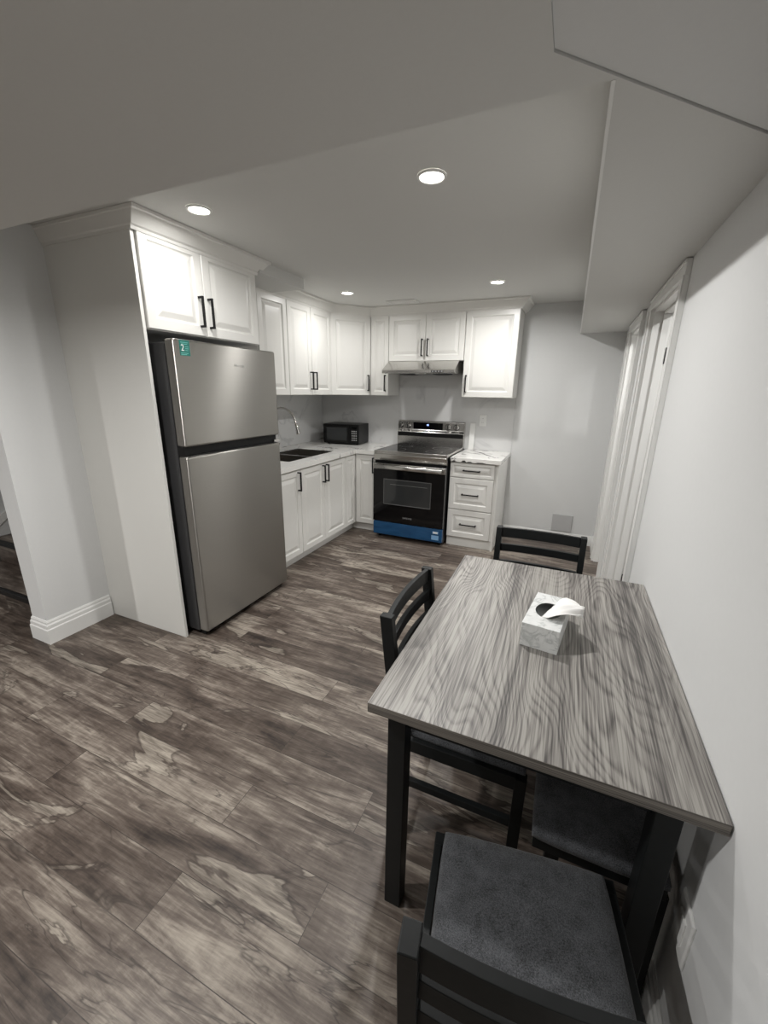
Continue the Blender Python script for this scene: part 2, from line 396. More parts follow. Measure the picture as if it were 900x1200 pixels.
# ------------------------------------------------------------------ cabinets
def DPROF(w, h, t=.019):
    s = min(.058, min(w, h)*.23); g = min(.028, min(w, h)*.13)
    return [(0, 0), (0, t-.003), (.003, t), (s-.006, t), (s, t-.007), (s+.006, t-.009), (s+.008, t-.009), (s+.008+g, t-.001), (s+.012+g, t-.0005)]
def cab_door(parent, o, U, N, w, h, name='door', g=.0015):
    o, U, N = Vector(o), Vector(U).normalized(), Vector(N).normalized()
    mb = MB().rings(o+U*g+Vector((0, 0, g)), U, (0, 0, 1), N, w-2*g, h-2*g, DPROF(w, h))
    return obj(name, mb, m_cab, parent)
def handle(parent, c, N, L=.165, vertical=True, U=None, name='handle'):
    c, N = Vector(c), Vector(N).normalized(); A = Vector((0, 0, 1)) if vertical else Vector(U).normalized(); B = N.cross(A)
    mb = MB(); r = .0055
    def bar(o, X, Y, Z, lx, ly, lz): mb.extr([(-lx, -ly), (lx, -ly), (lx, ly), (-lx, ly)], o, X, Y, Z, lz)
    bar(c+N*.026, A, B, N, L/2, r, .010)
    for s in (-1, 1): bar(c+A*s*(L/2-r), A, B, N, r, r, .028)
    return obj(name, mb, m_black, parent)
TOPZ = 2.262
FX = -2.058           # body front of the refrigerator cabinet
# over-fridge cabinet with tall side panel
fc = thing('fridge_cabinet', 'white two-door cabinet over the refrigerator with tall plain side panel', 'cabinet', (-2.45, 2.03, 0))
obj('side_panel', MB().box(XL+.002, -2.052, 1.589, 1.607, 0, 2.30), m_panel, fc, .001)
obj('cabinet_body', MB().box(XL+.002, FX, 1.608, 2.470, 1.812, 2.30), m_cab, fc)
for y0, y1, hy in ((1.612, 2.003, 1.960), (2.005, 2.466, 2.030)):
    d = cab_door(fc, (FX, y0, 1.815), (0, 1, 0), (1, 0, 0), y1-y0, .470)
    handle(d, (FX+.019, hy, 1.945), (1, 0, 0))
# crown mouldings
CP = [(0, 0), (.010, 0), (.014, .014), (.026, .020), (.060, .062), (.066, .070), (.078, .074), (.078, .088), (0, .088)]
def crown(name, path, z, scale=1.0, lab=None, out=1, first=1.0):
    pts = [Vector((p[0], p[1])) for p in path]; n = len(pts); offs = []
    for i in range(n):
        ds = []
        if i > 0: ds.append((pts[i]-pts[i-1]).normalized())
        if i < n-1: ds.append((pts[i+1]-pts[i]).normalized())
        ns = [Vector((d.y, -d.x))*out for d in ds]
        if first != 1.0 and i < 2:
            offs.append(ns[0]*first if i == 0 else ns[0]*first+ns[1]); continue
        m = ns[0] if len(ns) == 1 else (ns[0]+ns[1])/(1+ns[0].dot(ns[1]))
        offs.append(m)
    k = len(CP); vs = []
    for p, m in zip(pts, offs):
        for o, h in CP: q = p+m*o*scale; vs.append((q.x, q.y, z+h*scale))
    fs = [[i*k+j, i*k+(j+1)%k, (i+1)*k+(j+1)%k, (i+1)*k+j] for i in range(n-1) for j in range(k)] + [list(range(k))[::-1], [(n-1)*k+j for j in range(k)]]
    return struct(name, MB().add(vs, fs), m_cab, lab)
crown('trim_1', [(XL+.09, 1.588), (-2.045, 1.588), (-2.045, 2.472), (-2.32, 2.472)], 2.252, 1.0, 'white crown moulding over the refrigerator cabinet', 1, .45)
UX, UY, CX, CY = -2.34, 4.240, -2.037, 3.915     # body fronts of the wall cabinets
crown('trim_2', [(UX+.012, 2.80), (UX+.012, CY-.008), (CX+.008, UY-.012), (-.520, UY-.012), (-.520, YB-.001)], 2.253, 1.0, 'white crown moulding over the wall cabinets')
G = 'white raised-panel wall cabinets'
def box_body(parent, x0, x1, y0, y1, z0, z1): return obj('cabinet_body', MB().box(x0, x1, y0, y1, z0, z1), m_cab, parent)
UB = 1.4725
c1 = thing('wall_cabinet', 'narrow single-door white wall cabinet partly hidden by the refrigerator', 'cabinet', (-2.6, 2.98, UB), G)
box_body(c1, XL+.002, UX, 2.80, 3.180, UB, TOPZ)
d = cab_door(c1, (UX, 2.802, UB), (0, 1, 0), (1, 0, 0), .376, TOPZ-UB); handle(d, (UX+.019, 2.835, 1.60), (1, 0, 0))
c2 = thing('wall_cabinet', 'double-door white wall cabinet above the sink', 'cabinet', (-2.6, 3.55, UB), G)
box_body(c2, XL+.002, UX, 3.182, CY, UB, TOPZ)
d = cab_door(c2, (UX, 3.182, UB), (0, 1, 0), (1, 0, 0), .363, TOPZ-UB); handle(d, (UX+.019, 3.513, 1.605), (1, 0, 0))
d = cab_door(c2, (UX, 3.547, UB), (0, 1, 0), (1, 0, 0), .366, TOPZ-UB); handle(d, (UX+.019, 3.580, 1.605), (1, 0, 0))
c3 = thing('corner_wall_cabinet', 'diagonal white corner wall cabinet above the microwave', 'cabinet', (-2.5, 4.3, UB), G)
obj('cabinet_body', MB().prism([(XL+.002, CY+.002), (UX, CY+.002), (CX-.002, UY), (CX-.002, YB-.001), (XL+.002, YB-.001)], UB, TOPZ), m_cab, c3)
dv = Vector((CX-UX, UY-CY, 0)); dl = dv.length; dv.normalize(); dn = Vector((dv.y, -dv.x, 0))
d = cab_door(c3, Vector((UX, CY, UB))+dv*.004+dn*.001, dv, dn, dl-.008, TOPZ-UB)
handle(d, Vector((UX, CY, 1.60))+dv*(dl-.035)+dn*.019, dn)
c4 = thing('wall_cabinet', 'very narrow white wall cabinet left of the range hood', 'cabinet', (-1.92, 4.4, UB), G)
box_body(c4, CX, -1.817, UY, YB-.001, UB, TOPZ)
d = cab_door(c4, (CX+.014, UY, UB), (1, 0, 0), (0, -1, 0), -1.817-CX-.014, TOPZ-UB); handle(d, (-1.846, UY-.019, 1.60), (0, -1, 0))
HB = 1.818
c5 = thing('hood_cabinet', 'short double-door white wall cabinet directly above the range hood', 'cabinet', (-1.415, 4.4, HB), G)
box_body(c5, -1.815, -1.017, UY, YB-.001, HB, TOPZ)
d = cab_door(c5, (-1.815, UY, HB), (1, 0, 0), (0, -1, 0), .398, TOPZ-HB); handle(d, (-1.447, UY-.019, 1.945), (0, -1, 0))
d = cab_door(c5, (-1.416, UY, HB), (1, 0, 0), (0, -1, 0), .398, TOPZ-HB); handle(d, (-1.386, UY-.019, 1.945), (0, -1, 0))
c6 = thing('wall_cabinet', 'wide single-door white wall cabinet right of the range hood', 'cabinet', (-.77, 4.4, UB), G)
box_body(c6, -1.015, -.522, UY, YB-.001, UB, TOPZ)
d = cab_door(c6, (-1.015, UY, UB), (1, 0, 0), (0, -1, 0), .493, TOPZ-UB); handle(d, (-.978, UY-.019, 1.60), (0, -1, 0))
# base cabinets
BX, BY, BT = -2.078, 3.948, .872
GB = 'white raised-panel base cabinets'
TK = .095
b1 = thing('base_cabinet', 'single-door white base cabinet beside the refrigerator', 'cabinet', (-2.45, 2.7, 0), GB)
obj('cabinet_body', MB().box(XL+.002, BX, 2.50, 2.905, TK, BT), m_cab, b1); obj('toe_kick', MB().box(XL+.002, -2.135, 2.50, 2.905, 0, TK-.001), m_cab, b1)
d = cab_door(b1, (BX, 2.502, TK+.003), (0, 1, 0), (1, 0, 0), .403, BT-TK-.010); handle(d, (BX+.019, 2.868, .765), (1, 0, 0))
b2 = thing('sink_cabinet', 'double-door white base cabinet under the sink', 'cabinet', (-2.45, 3.3, 0), GB)
sb = MB().box(XL+.002, BX, 2.907, 2.925, TK, BT).box(XL+.002, BX, 3.692, 3.710, TK, BT).box(XL+.002, BX, 2.925, 3.692, TK, TK+.018).box(BX-.018, BX, 2.925, 3.692, TK+.018, BT)
obj('cabinet_body', sb, m_cab, b2); obj('toe_kick', MB().box(XL+.002, -2.135, 2.907, 3.710, 0, TK-.001), m_cab, b2)
d = cab_door(b2, (BX, 2.907, TK+.003), (0, 1, 0), (1, 0, 0), .386, BT-TK-.010); handle(d, (BX+.019, 3.262, .765), (1, 0, 0))
d = cab_door(b2, (BX, 3.294, TK+.003), (0, 1, 0), (1, 0, 0), .416, BT-TK-.010); handle(d, (BX+.019, 3.325, .765), (1, 0, 0))
b3 = thing('corner_base_cabinet', 'white corner base cabinet with two narrow doors left of the range', 'cabinet', (-2.4, 4.2, 0), GB)
obj('cabinet_body', MB().prism([(XL+.002, 3.712), (BX, 3.712), (BX, BY), (-1.806, BY), (-1.806, YB-.001), (XL+.002, YB-.001)], TK, BT), m_cab, b3)
obj('toe_kick', MB().prism([(XL+.002, 3.712), (-2.135, 3.712), (-2.135, BY+.055), (-1.806, BY+.055), (-1.806, YB-.001), (XL+.002, YB-.001)], 0, TK-.001), m_cab, b3)
cab_door(b3, (BX, 3.714, TK+.003), (0, 1, 0), (1, 0, 0), .212, BT-TK-.010)
d = cab_door(b3, (BX+.022, BY, TK+.003), (1, 0, 0), (0, -1, 0), -1.806-BX-.022, BT-TK-.010); handle(d, (-1.840, BY-.019, .760), (0, -1, 0))
b4 = thing('drawer_cabinet', 'white base cabinet with three drawers right of the range', 'cabinet', (-.77, 4.2, 0), GB)
obj('cabinet_body', MB().box(-1.010, -.560, BY, YB-.001, TK, BT), m_cab, b4)
obj('toe_kick', MB().box(-1.010, -.560, BY+.010, YB-.001, 0, TK-.001), m_cab, b4)
obj('side_panel', MB().box(-.559, -.541, BY-.018, YB-.001, 0, BT), m_cab, b4, .001)
for z0, z1 in ((.720, .866), (.395, .714), (TK+.006, .389)):
    d = cab_door(b4, (-1.010, BY, z0), (1, 0, 0), (0, -1, 0), .430, z1-z0, 'drawer')
    handle(d, (-.795, BY-.019, (z0+z1)/2), (0, -1, 0), .165, False, (1, 0, 0), 'pull')
# worktops
CT0, CT1 = .8735, .915
SX0, SX1, SY0, SY1 = -2.62, -2.185, 2.93, 3.675
ct = MB().prism([(XL+.002, 2.50), (SX0, 2.50), (SX0, YB-.001), (XL+.002, YB-.001)], CT0, CT1)
ct.box(SX0, SX1, 2.50, SY0, CT0, CT1).box(SX1, -2.040, 2.50, SY1, CT0, CT1)
ct.box(SX0, -2.040, SY1, 3.915, CT0, CT1).box(SX0, -1.803, 3.915, YB-.001, CT0, CT1)
tag(obj('countertop', ct, m_counter), 'white marble worktop with grey veins running round the sink corner', 'countertop', 'marble worktops')
ctr = obj('countertop', MB().box(-1.008, -.523, 3.905, YB-.001, CT0, CT1), m_counter, None, .003)
tag(ctr, 'short white marble worktop with dark vein right of the range', 'countertop', 'marble worktops')
bsp = thing('backsplash', 'glossy pale grey marble backsplash behind the range and sink', 'backsplash', (-1.6, YB-.006, CT1))
obj('back_slab', MB().box(XL+.016, -.523, YB-.011, YB-.0005, CT1+.001, UB-.001).box(-1.815, -1.017, YB-.011, YB-.0005, UB, 1.69), m_splash, bsp)
obj('side_slab', MB().box(XL+.002, XL+.013, 2.80, YB-.0005, CT1+.001, UB-.001), m_splash, bsp)
# dark inlay-like veins in the right worktop (part of the stone)
def vein(path, wd, parent, z=CT1, nm='stone_vein'):
    mb = MB(); n = len(path); vs = []
    for i, (x, y) in enumerate(path):
        a = Vector(path[min(i+1, n-1)])-Vector(path[max(i-1, 0)]); a.normalize(); k = wd*(.25+.75*math.sin(math.pi*(i+.15)/(n-.7)))*(1+.35*math.sin(i*2.3))
        vs += [(x-a.y*-k, y-a.x*k, z-.001), (x+a.y*-k, y+a.x*k, z-.001), (x+a.y*-k, y+a.x*k, z+.0004), (x-a.y*-k, y-a.x*k, z+.0004)]
    fs = [[i*4+k, i*4+(k+1)%4, (i+1)*4+(k+1)%4, (i+1)*4+k] for i in range(n-1) for k in range(4)] + [[3,2,1,0], [(n-1)*4+k for k in range(4)]]
    return obj(nm, mb.add(vs, fs), m_vein, parent)
m_vein = simple('dark_vein_stone', (.20, .19, .18), .2, noise=.4, nscale=60)
vein([(-.99, 4.38), (-.94, 4.40), (-.88, 4.41), (-.82, 4.38), (-.78, 4.32), (-.745, 4.25), (-.70, 4.19), (-.65, 4.13), (-.60, 4.06)], .016, ctr)
vein([(-.985, 4.30), (-.93, 4.30), (-.88, 4.27), (-.83, 4.25), (-.79, 4.23), (-.75, 4.22)], .012, ctr)
m_edgev = simple('edge_vein_stone', (.03, .03, .03), .3)
for x0, x1, h in ((-.99, -.955, .014), (-.90, -.85, .018), (-.849, -.79, .010), (-.77, -.66, .008)): obj('edge_vein', MB().extr([(0, 0), (x1-x0, 0), ((x1-x0)*.7, h), ((x1-x0)*.25, h*.8)], (x0, 3.9052, CT0+.001), (1, 0, 0), (0, 0, 1), (0, -1, 0), .0008), m_edgev, ctr)

# sink
sk = thing('sink', 'double-bowl stainless steel sink set into the worktop', 'sink', (-2.4, 3.3, .70))
def bowl(y0, y1):
    mb = MB(); x0, x1, z0 = SX0+.004, SX1-.004, .72; t = .003
    mb.box(x0, x1, y0, y1, z0-t, z0); mb.box(x0, x0+t, y0, y1, z0, CT1-.008).box(x1-t, x1, y0, y1, z0, CT1-.008)
    mb.box(x0+t, x1-t, y0, y0+t, z0, CT1-.008).box(x0+t, x1-t, y1-t, y1, z0, CT1-.008)
    b = obj('bowl', mb, m_sink, sk)
    obj('drain', MB().tube([((x0+x1)/2, (y0+y1)/2, z0), ((x0+x1)/2, (y0+y1)/2, z0+.003)], .04, 20), m_chrome, b)
bowl(SY0+.004, 3.29); bowl(3.31, SY1-.004)
obj('rim', MB().box(SX0+.001, SX1-.001, 3.2905, 3.3095, .80, CT1-.006).box(SX0+.0005, SX0+.0035, SY0+.001, SY1-.001, CT1-.0075, CT1+.001).box(SX1-.0035, SX1-.0005, SY0+.001, SY1-.001, CT1-.0075, CT1+.001).box(SX0+.004, SX1-.004, SY1-.0035, SY1-.0005, CT1-.0075, CT1+.001), m_chrome, sk)
# faucet
fa = thing('faucet', 'curved chrome gooseneck faucet behind the sink', 'faucet', (-2.70, 3.33, CT1))
obj('base', MB().tube([(-2.70, 3.33, CT1), (-2.70, 3.33, CT1+.01), (-2.70, 3.33, CT1+.012), (-2.70, 3.33, CT1+.07)], [.028, .028, .021, .019], 20), m_chrome, fa)
pts = [(-2.70, 3.33, CT1+.07), (-2.70, 3.33, 1.20)]
for k in range(0, 15):
    a = math.radians(180-k*12.2); pts.append((-2.545+.155*math.cos(a), 3.33, 1.20+.150*math.sin(a)))
ex = Vector(pts[-1]); pts.append((ex.x+.012, 3.33, ex.z-.03))
obj('spout', MB().tube(pts, .0115, 14), m_chrome, fa)
obj('spray_head', MB().tube([(ex.x+.012, 3.33, ex.z-.028), (ex.x+.020, 3.33, ex.z-.06), (ex.x+.030, 3.33, ex.z-.105), (ex.x+.032, 3.33, ex.z-.115)], [.013, .016, .021, .017], 16), m_chrome, fa)
obj('lever', MB().tube([(-2.68, 3.33, CT1+.05), (-2.68, 3.28, CT1+.055), (-2.66, 3.245, CT1+.085)], [.010, .008, .006], 10), m_chrome, fa)

# ------------------------------------------------------------------ refrigerator
fr = thing('refrigerator', 'tall stainless top-freezer refrigerator with dark grey sides', 'refrigerator', (-2.3, 2.057, 0))
FY0, FY1, FF = 1.640, 2.470-.008, -1.912
obj('cabinet_shell', MB().box(-2.62, -1.985, FY0+.004, FY1-.004, .035, 1.752), m_fridge_side, fr, .006, 3)
obj('freezer_door', MB().box(-1.980, FF, FY0, FY1, 1.207, 1.768), m_fridge, fr, .011, 4)
obj('fridge_door', MB().box(-1.980, FF, FY0, FY1, .045, 1.152), m_fridge, fr, .011, 4)
obj('handle_recess', MB().box(-1.984, FF-.028, FY0+.006, FY1-.006, 1.150, 1.2085).box(FF-.05, FF-.006, FY0+.03, FY1-.05, 1.150, 1.157), m_bplast, fr, .002)
obj('hinge', MB().box(-1.965, FF-.004, FY1-.055, FY1+.003, 1.160, 1.176).tube([(FF-.012, FY1+.001, 1.12), (FF-.004, FY1+.006, 1.15), (FF-.008, FY1+.005, 1.20), (FF-.016, FY1+.001, 1.235)], .003, 8), m_chrome, fr)
obj('kick_plate', MB().box(-1.99, -1.955, FY0+.02, FY1-.02, .010, .036), m_bplast, fr)
for y in (FY0+.05, FY1-.05): obj('foot', MB().tube([(-2.02, y, 0), (-2.02, y, .036)], .018, 12), m_bplast, fr)
stk = obj('energy_sticker', MB().box(FF, FF+.0006, 1.676, 1.742, 1.686, 1.764), m_green, fr)
text('2', (FF+.0008, 1.695, 1.724), (0, 1, 0), (0, 0, 1), .045, m_white, stk)
ln = MB()
for z, y0, y1 in ((1.752, 1.684, 1.734), (1.744, 1.690, 1.726), (1.731, 1.712, 1.736), (1.722, 1.712, 1.734), (1.713, 1.712, 1.730), (1.699, 1.682, 1.730), (1.692, 1.682, 1.720)): ln.box(FF+.0006, FF+.0009, y0, y1, z-.0012, z+.0012)
obj('print_lines', ln, simple('pale_green_print', srgb(120, 190, 180), .5), stk)
text('Hisense', (FF+.0004, 2.105, 1.657), (0, 1, 0), (0, 0, 1), .026, simple('silver_badge', (.8, .8, .8), .2, 1.0), fr, 'badge')

# ------------------------------------------------------------------ range
RX0, RX1, RF, RB = -1.795, -1.022, 3.850, 4.520
rg = thing('kitchen_range', 'stainless electric range with black oven door and blue protective film', 'stove', ((RX0+RX1)/2, 4.18, 0))
obj('range_body', MB().box(RX0+.004, RX1-.004, RF+.012, RB, .03, .895), m_bplast, rg)
obj('cooktop', MB().box(RX0+.012, RX1-.012, RF+.030, RB-.045, .9305, .9355), m_bglass, rg)
fm = MB().box(RX0, RX1, RF-.012, RF+.030, .905, .938).box(RX0, RX0+.012, RF+.030, RB-.045, .905, .9375).box(RX1-.012, RX1, RF+.030, RB-.045, .905, .9375).box(RX0+.012, RX1-.012, RF+.030, RB-.045, .905, .930)
obj('cooktop_frame', fm, m_steel, rg, .003)
for x, y, r in ((-1.62, 4.02, .10), (-1.21, 4.02, .085), (-1.62, 4.31, .075), (-1.21, 4.31, .10)):
    n = 48; vs = []; 
    for k in range(n):
        a = 2*math.pi*k/n
        for rr in (r-.0015, r+.0015): vs.append((x+rr*math.cos(a), y+rr*math.sin(a), .9358))
    obj('burner_ring', MB().add(vs, [[2*k, 2*k+1, (2*k+3) % (2*n), (2*k+2) % (2*n)] for k in range(n)]), m_grey, rg)
# sloping front panel
obj('front_panel', MB().extr([(0, 0), (.012, .010), (.030, .070), (.030, .076), (0, .076)], (RX0, RF+.012, .829), (0, -1, 0), (0, 0, 1), (1, 0, 0), RX1-RX0), m_steel, rg, .002)
dr = obj('oven_door', MB().box(RX0+.002, RX1-.002, RF-.030, RF+.011, .192, .815), m_bglass, rg, .004)
obj('window', MB().rings((-1.675, RF-.030, .385), (1, 0, 0), (0, 0, 1), (0, -1, 0), .515, .270, [(0, 0), (0, .002), (.006, .002), (.007, .0008)], False), simple('dim_grey', (.10, .10, .10), .3), dr)
obj('window_glass', MB().box(-1.668, -1.167, RF-.0312, RF-.0302, .392, .648), m_win, dr)
obj('rack', MB().box(-1.60, -1.20, RF-.0316, RF-.0313, .60, .602), m_grey, dr)
hd = MB(); hd.tube([(RX0+.03, RF-.066, .782), (RX1-.03, RF-.066, .782)], .022, 20)
for v in range(len(hd.v)): x, y, z = hd.v[v]; hd.v[v] = (x, RF-.066+(y-RF+.066)*.55, z)
hd.box(RX0+.035, RX0+.065, RF-.062, RF-.028, .765, .797).box(RX1-.065, RX1-.035, RF-.062, RF-.028, .765, .797)
obj('handle', hd, m_steel, dr)
obj('door_trim', MB().box(RX0+.002, RX1-.002, RF-.0325, RF-.0305, .752, .812), m_steel, dr, .001)
text('SAMSUNG', (-1.405, RF-.0306, .255), (1, 0, 0), (0, 0, 1), .022, m_grey, dr)
dw = obj('storage_drawer', MB().box(RX0+.004, RX1-.004, RF-.028, RF+.011, .045, .186), m_film, rg, .006)
dw['label'] = 'storage drawer front under blue protective film'
obj('drawer_label', MB().box(-1.125, -1.065, RF-.0292, RF-.0282, .135, .160).box(-1.135, -1.060, RF-.0292, RF-.0282, .070, .118), simple('pale_blue_print', srgb(120, 165, 205), .4), dw)
obj('sticker', MB().box(-1.118, -1.072, RF-.0296, RF-.0293, .138, .157), m_white, dw)
for x in (RX0+.05, RX1-.05): obj('foot', MB().tube([(x, RF+.05, 0), (x, RF+.05, .031)], .018, 12), m_bplast, rg)
bgd = obj('backguard', MB().extr([(0, 0), (.062, 0), (.062, .150), (.040, .176), (.040, .268), (.030, .276), (0, .276)], (RX0, RB+.020, .930), (0, -1, 0), (0, 0, 1), (1, 0, 0), RX1-RX0), m_steel, rg, .003)
BGF = RB+.020-.040
obj('vent_slot', MB().box(RX0+.006, RX1-.006, RB-.0435, RB-.0415, 1.032, 1.078), m_bplast, bgd, .0006)
pan = obj('display_panel', MB().box(-1.612, -1.268, BGF-.003, BGF, 1.112, 1.185), m_bglass, bgd, .001)
text('88', (-1.44, BGF-.0035, 1.160), (1, 0, 0), (0, 0, 1), .024, m_digit, pan, 'clock_digits')
for x in (-1.762, -1.672, -1.205, -1.112):
    kb = obj('knob', MB().tube([(x, BGF, 1.147), (x, BGF-.006, 1.147), (x, BGF-.007, 1.147), (x, BGF-.030, 1.147)], [.034, .034, .026, .023], 24), m_steel, bgd)
    obj('knob_grip', MB().box(x-.0035, x+.0035, BGF-.036, BGF-.029, 1.126, 1.168), m_bplast, kb)
    r = MB(); n = 32; vs = []
    for k in range(n):
        a = 2*math.pi*k/n
        for rr in (.0255, .0335): vs.append((x+rr*math.cos(a), BGF-.0064, 1.147+rr*math.sin(a)))
    r.add(vs, [[2*k, 2*k+1, (2*k+3) % (2*n), (2*k+2) % (2*n)] for k in range(n)]); obj('knob_ring', r, m_bplast, kb)

# range hood
ho = thing('range_hood', 'slim stainless range hood under the short cabinet', 'range hood', (-1.41, 4.3, 1.69))
HX0, HX1 = -1.812, -1.055
hx = MB()
prof = [(YB-.012, 1.70), (4.060, 1.693), (4.045, 1.698), (4.045, 1.722), (4.060, 1.732), (4.215, 1.8165), (YB-.012, 1.8165)]
hx.extr([(-(y-YB), z-1.69) for y, z in prof], (HX0, YB, 1.69), (0, -1, 0), (0, 0, 1), (1, 0, 0), HX1-HX0)
obj('hood_shell', hx, m_steel, ho, .002)
sw = obj('control_strip', MB().box(-1.285, -1.165, 4.0435, 4.0448, 1.701, 1.719), m_bplast, ho)
for x in (-1.27, -1.24, -1.21, -1.18): obj('button', MB().box(x-.009, x+.009, 4.0425, 4.0434, 1.704, 1.716), m_grey, sw)
for x in (-1.60, -1.24):
    obj('fan_grille', MB().tube([(x, 4.28, 1.698), (x, 4.28, 1.690), (x, 4.28, 1.682)], [.105, .100, .06], 28), m_fridge_side, ho)
obj('lamp_cover', MB().box(-1.47, -1.37, 4.10, 4.15, 1.688, 1.696), m_plate, ho)

# microwave
mw = thing('microwave', 'small black countertop microwave in the worktop corner', 'microwave', (0, 0, 0))
W2, DP, H2 = .222, .30, .232
obj('casing', MB().box(-W2, W2, -.015, DP-.015, .012, H2), m_bplast, mw, .004)
dm = obj('door', MB().box(-W2, W2-.105, -.033, -.016, .014, H2-.002), m_bplast, mw, .003)
obj('window', MB().box(-W2+.045, W2-.145, -.0345, -.0332, .050, H2-.035), m_win, dm)
cpn = obj('control_panel', MB().box(W2-.103, W2, -.033, -.016, .014, H2-.002), m_bplast, mw, .003)
obj('display', MB().box(W2-.085, W2-.020, -.0343, -.0332, H2-.050, H2-.030), m_bglass, cpn)
kp = MB()
for i in range(3):
    for j in range(5): kp.box(W2-.086+i*.024, W2-.070+i*.024, -.0345, -.0332, .050+j*.025, .062+j*.025)
obj('keypad', kp, m_grey, cpn)
for x in (-.18, .18):
    for y in (.02, DP-.05): obj('foot', MB().tube([(x, y, 0), (x, y, .014)], .012, 10), m_bplast, mw)
mw.location = (-2.395, 4.235, CT1+.0006); mw.rotation_euler = (0, 0, math.radians(5))

# outlets and plates
def outlet(name, label, o, U, N, w=.075, h=.118, grp=None, decor=False):
    o, U, N = Vector(o), Vector(U), Vector(N)
    r = thing(name, label, 'outlet', o-Vector((0, 0, h/2)), grp)
    obj('cover_plate', MB().rings(o-U*w/2-Vector((0, 0, h/2)), U, (0, 0, 1), N, w, h, [(0, 0), (0, .003), (.004, .006), (.008, .0065)]), m_plate, r)
    if decor:
        f = obj('socket', MB().rings(o-U*.019-Vector((0, 0, .035)), U, (0, 0, 1), N, .038, .07, [(0, .006), (0, .009), (.003, .010)]), m_plate, r)
        f2 = f
    else: f2 = r
    for dz in (-.021, .021):
        s = obj('receptacle' if not decor else 'slots', MB().rings(o-U*.014+Vector((0, 0, dz-.012)), U, (0, 0, 1), N, .028, .024, [(0, .0065), (0, .010 if decor else .0085), (.002, .0105 if decor else .009)]), m_plate, f2)
        if not decor:
            mb = MB()
            for du in (-.006, .006): mb.extr([(-.001, -.004), (.001, -.004), (.001, .004), (-.001, .004)], o+U*du+Vector((0, 0, dz))+N*.0088, U, (0, 0, 1), N, .0004)
            obj('slots', mb, m_dark, s)
    return r
outlet('wall_outlet', 'white wall outlet on the backsplash right of the range', (-.842, YB-.0115, 1.232), (1, 0, 0), (0, -1, 0))
outlet('wall_outlet', 'white wall outlet low on the wall under the table end', (XR-.0005, .840, .385), (0, -1, 0), (-1, 0, 0), .085, .135, None, True)
tag(obj('cover_plate', MB().box(-.030, .166, YB-.012, YB-.0008, .118, .302), m_vent, None, .004), 'square grey blank cover plate low on the back wall', 'cover plate')
vt = thing('ceiling_vent', 'flat white vent in the ceiling above the range cabinets', 'vent', (-1.585, 3.99, ZC-.012))
obj('vent_frame', MB().box(-1.735, -1.445, 3.945, 4.085, ZC-.008, ZC-.0005), m_trim, vt, .002)
sl = MB()
for i in range(5): sl.box(-1.715, -1.465, 3.958+i*.023, 3.970+i*.023, ZC-.012, ZC-.0082)
obj('slats', sl, m_trim, vt)
# loose white trim board standing on the right worktop
tag(obj('trim_offcut', MB().hexa([(-.975, 4.515, CT1+.0005), (-.918, 4.515, CT1+.0005), (-.918, 4.527, CT1+.0005), (-.975, 4.527, CT1+.0005)], [(-.970, 4.528, 1.200), (-.913, 4.528, 1.200), (-.913, 4.540, 1.200), (-.970, 4.540, 1.200)]), m_trim, None, .002),
    'narrow white trim board leaning upright on the worktop right of the range', 'board')

# ------------------------------------------------------------------ table
TX0, TX1, TY0, TY1, TZ = -.382, .3765, .788, 1.890, .754
tb = thing('dining_table', 'rectangular dining table with grey oak top and black legs', 'table', ((TX0+TX1)/2, (TY0+TY1)/2, 0))
tp = obj('tabletop', MB().box(TX0, TX1, TY0, TY1, TZ-.0285, TZ), m_table, tb, .0012)
tp.data.materials.append(m_tedge)
for p in tp.data.polygons:
    if abs(p.normal.z) < .5: p.material_index = 1
for x0, x1 in ((TX0+.045, TX0+.095), (TX1-.108, TX1-.058)):
    for y0, y1 in ((TY0+.032, TY0+.082), (TY1-.082, TY1-.032)):
        obj('leg', MB().box(x0, x1, y0, y1, 0, TZ-.029), m_bwood, tb, .002)
ap = MB().box(TX0+.096, TX1-.109, TY0+.050, TY0+.070, TZ-.085, TZ-.029).box(TX0+.096, TX1-.109, TY1-.070, TY1-.050, TZ-.085, TZ-.029)
ap.box(TX0+.060, TX0+.080, TY0+.083, TY1-.083, TZ-.085, TZ-.029).box(TX1-.093, TX1-.073, TY0+.083, TY1-.083, TZ-.085, TZ-.029)
obj('apron', ap, m_bwood, tb)

# ------------------------------------------------------------------ chairs
def cushion(mb, x0, x1, y0, y1, z0, z1, rx=.02, dome=.006, nx=10, ny=10):
    # softly domed pad: top grid + rounded rim + flat underside
    def rr(u): return max(0.0, abs(u)-.86)/.14
    top = []
    for j in range(ny+1):
        for i in range(nx+1):
            u, v = -math.cos(math.pi*i/nx), -math.cos(math.pi*j/ny)
            X = (x0+x1)/2+u*(x1-x0)/2; Y = (y0+y1)/2+v*(y1-y0)/2
            e = max(rr(u), rr(v)); Z = z1-dome*(u*u+v*v)/2-(z1-z0)*.45*e*e
            k = 1-.02*(abs(u*v)**4); top.append(((x0+x1)/2+(X-(x0+x1)/2)*k, (y0+y1)/2+(Y-(y0+y1)/2)*k, Z))
    n = nx+1; fs = [[j*n+i, j*n+i+1, (j+1)*n+i+1, (j+1)*n+i] for j in range(ny) for i in range(nx)]
    rim = [i for i in range(n)]+[j*n+nx for j in range(1, ny+1)]+[ny*n+i for i in range(nx-1, -1, -1)]+[j*n for j in range(ny-1, 0, -1)]
    base = len(top); vs = top+[(top[i][0], top[i][1], z0) for i in rim]; L = len(rim)
    fs += [[base+k, base+(k+1) % L, rim[(k+1) % L], rim[k]] for k in range(L)] + [[base+k for k in range(L)][::-1]]
    return mb.add(vs, fs, True)
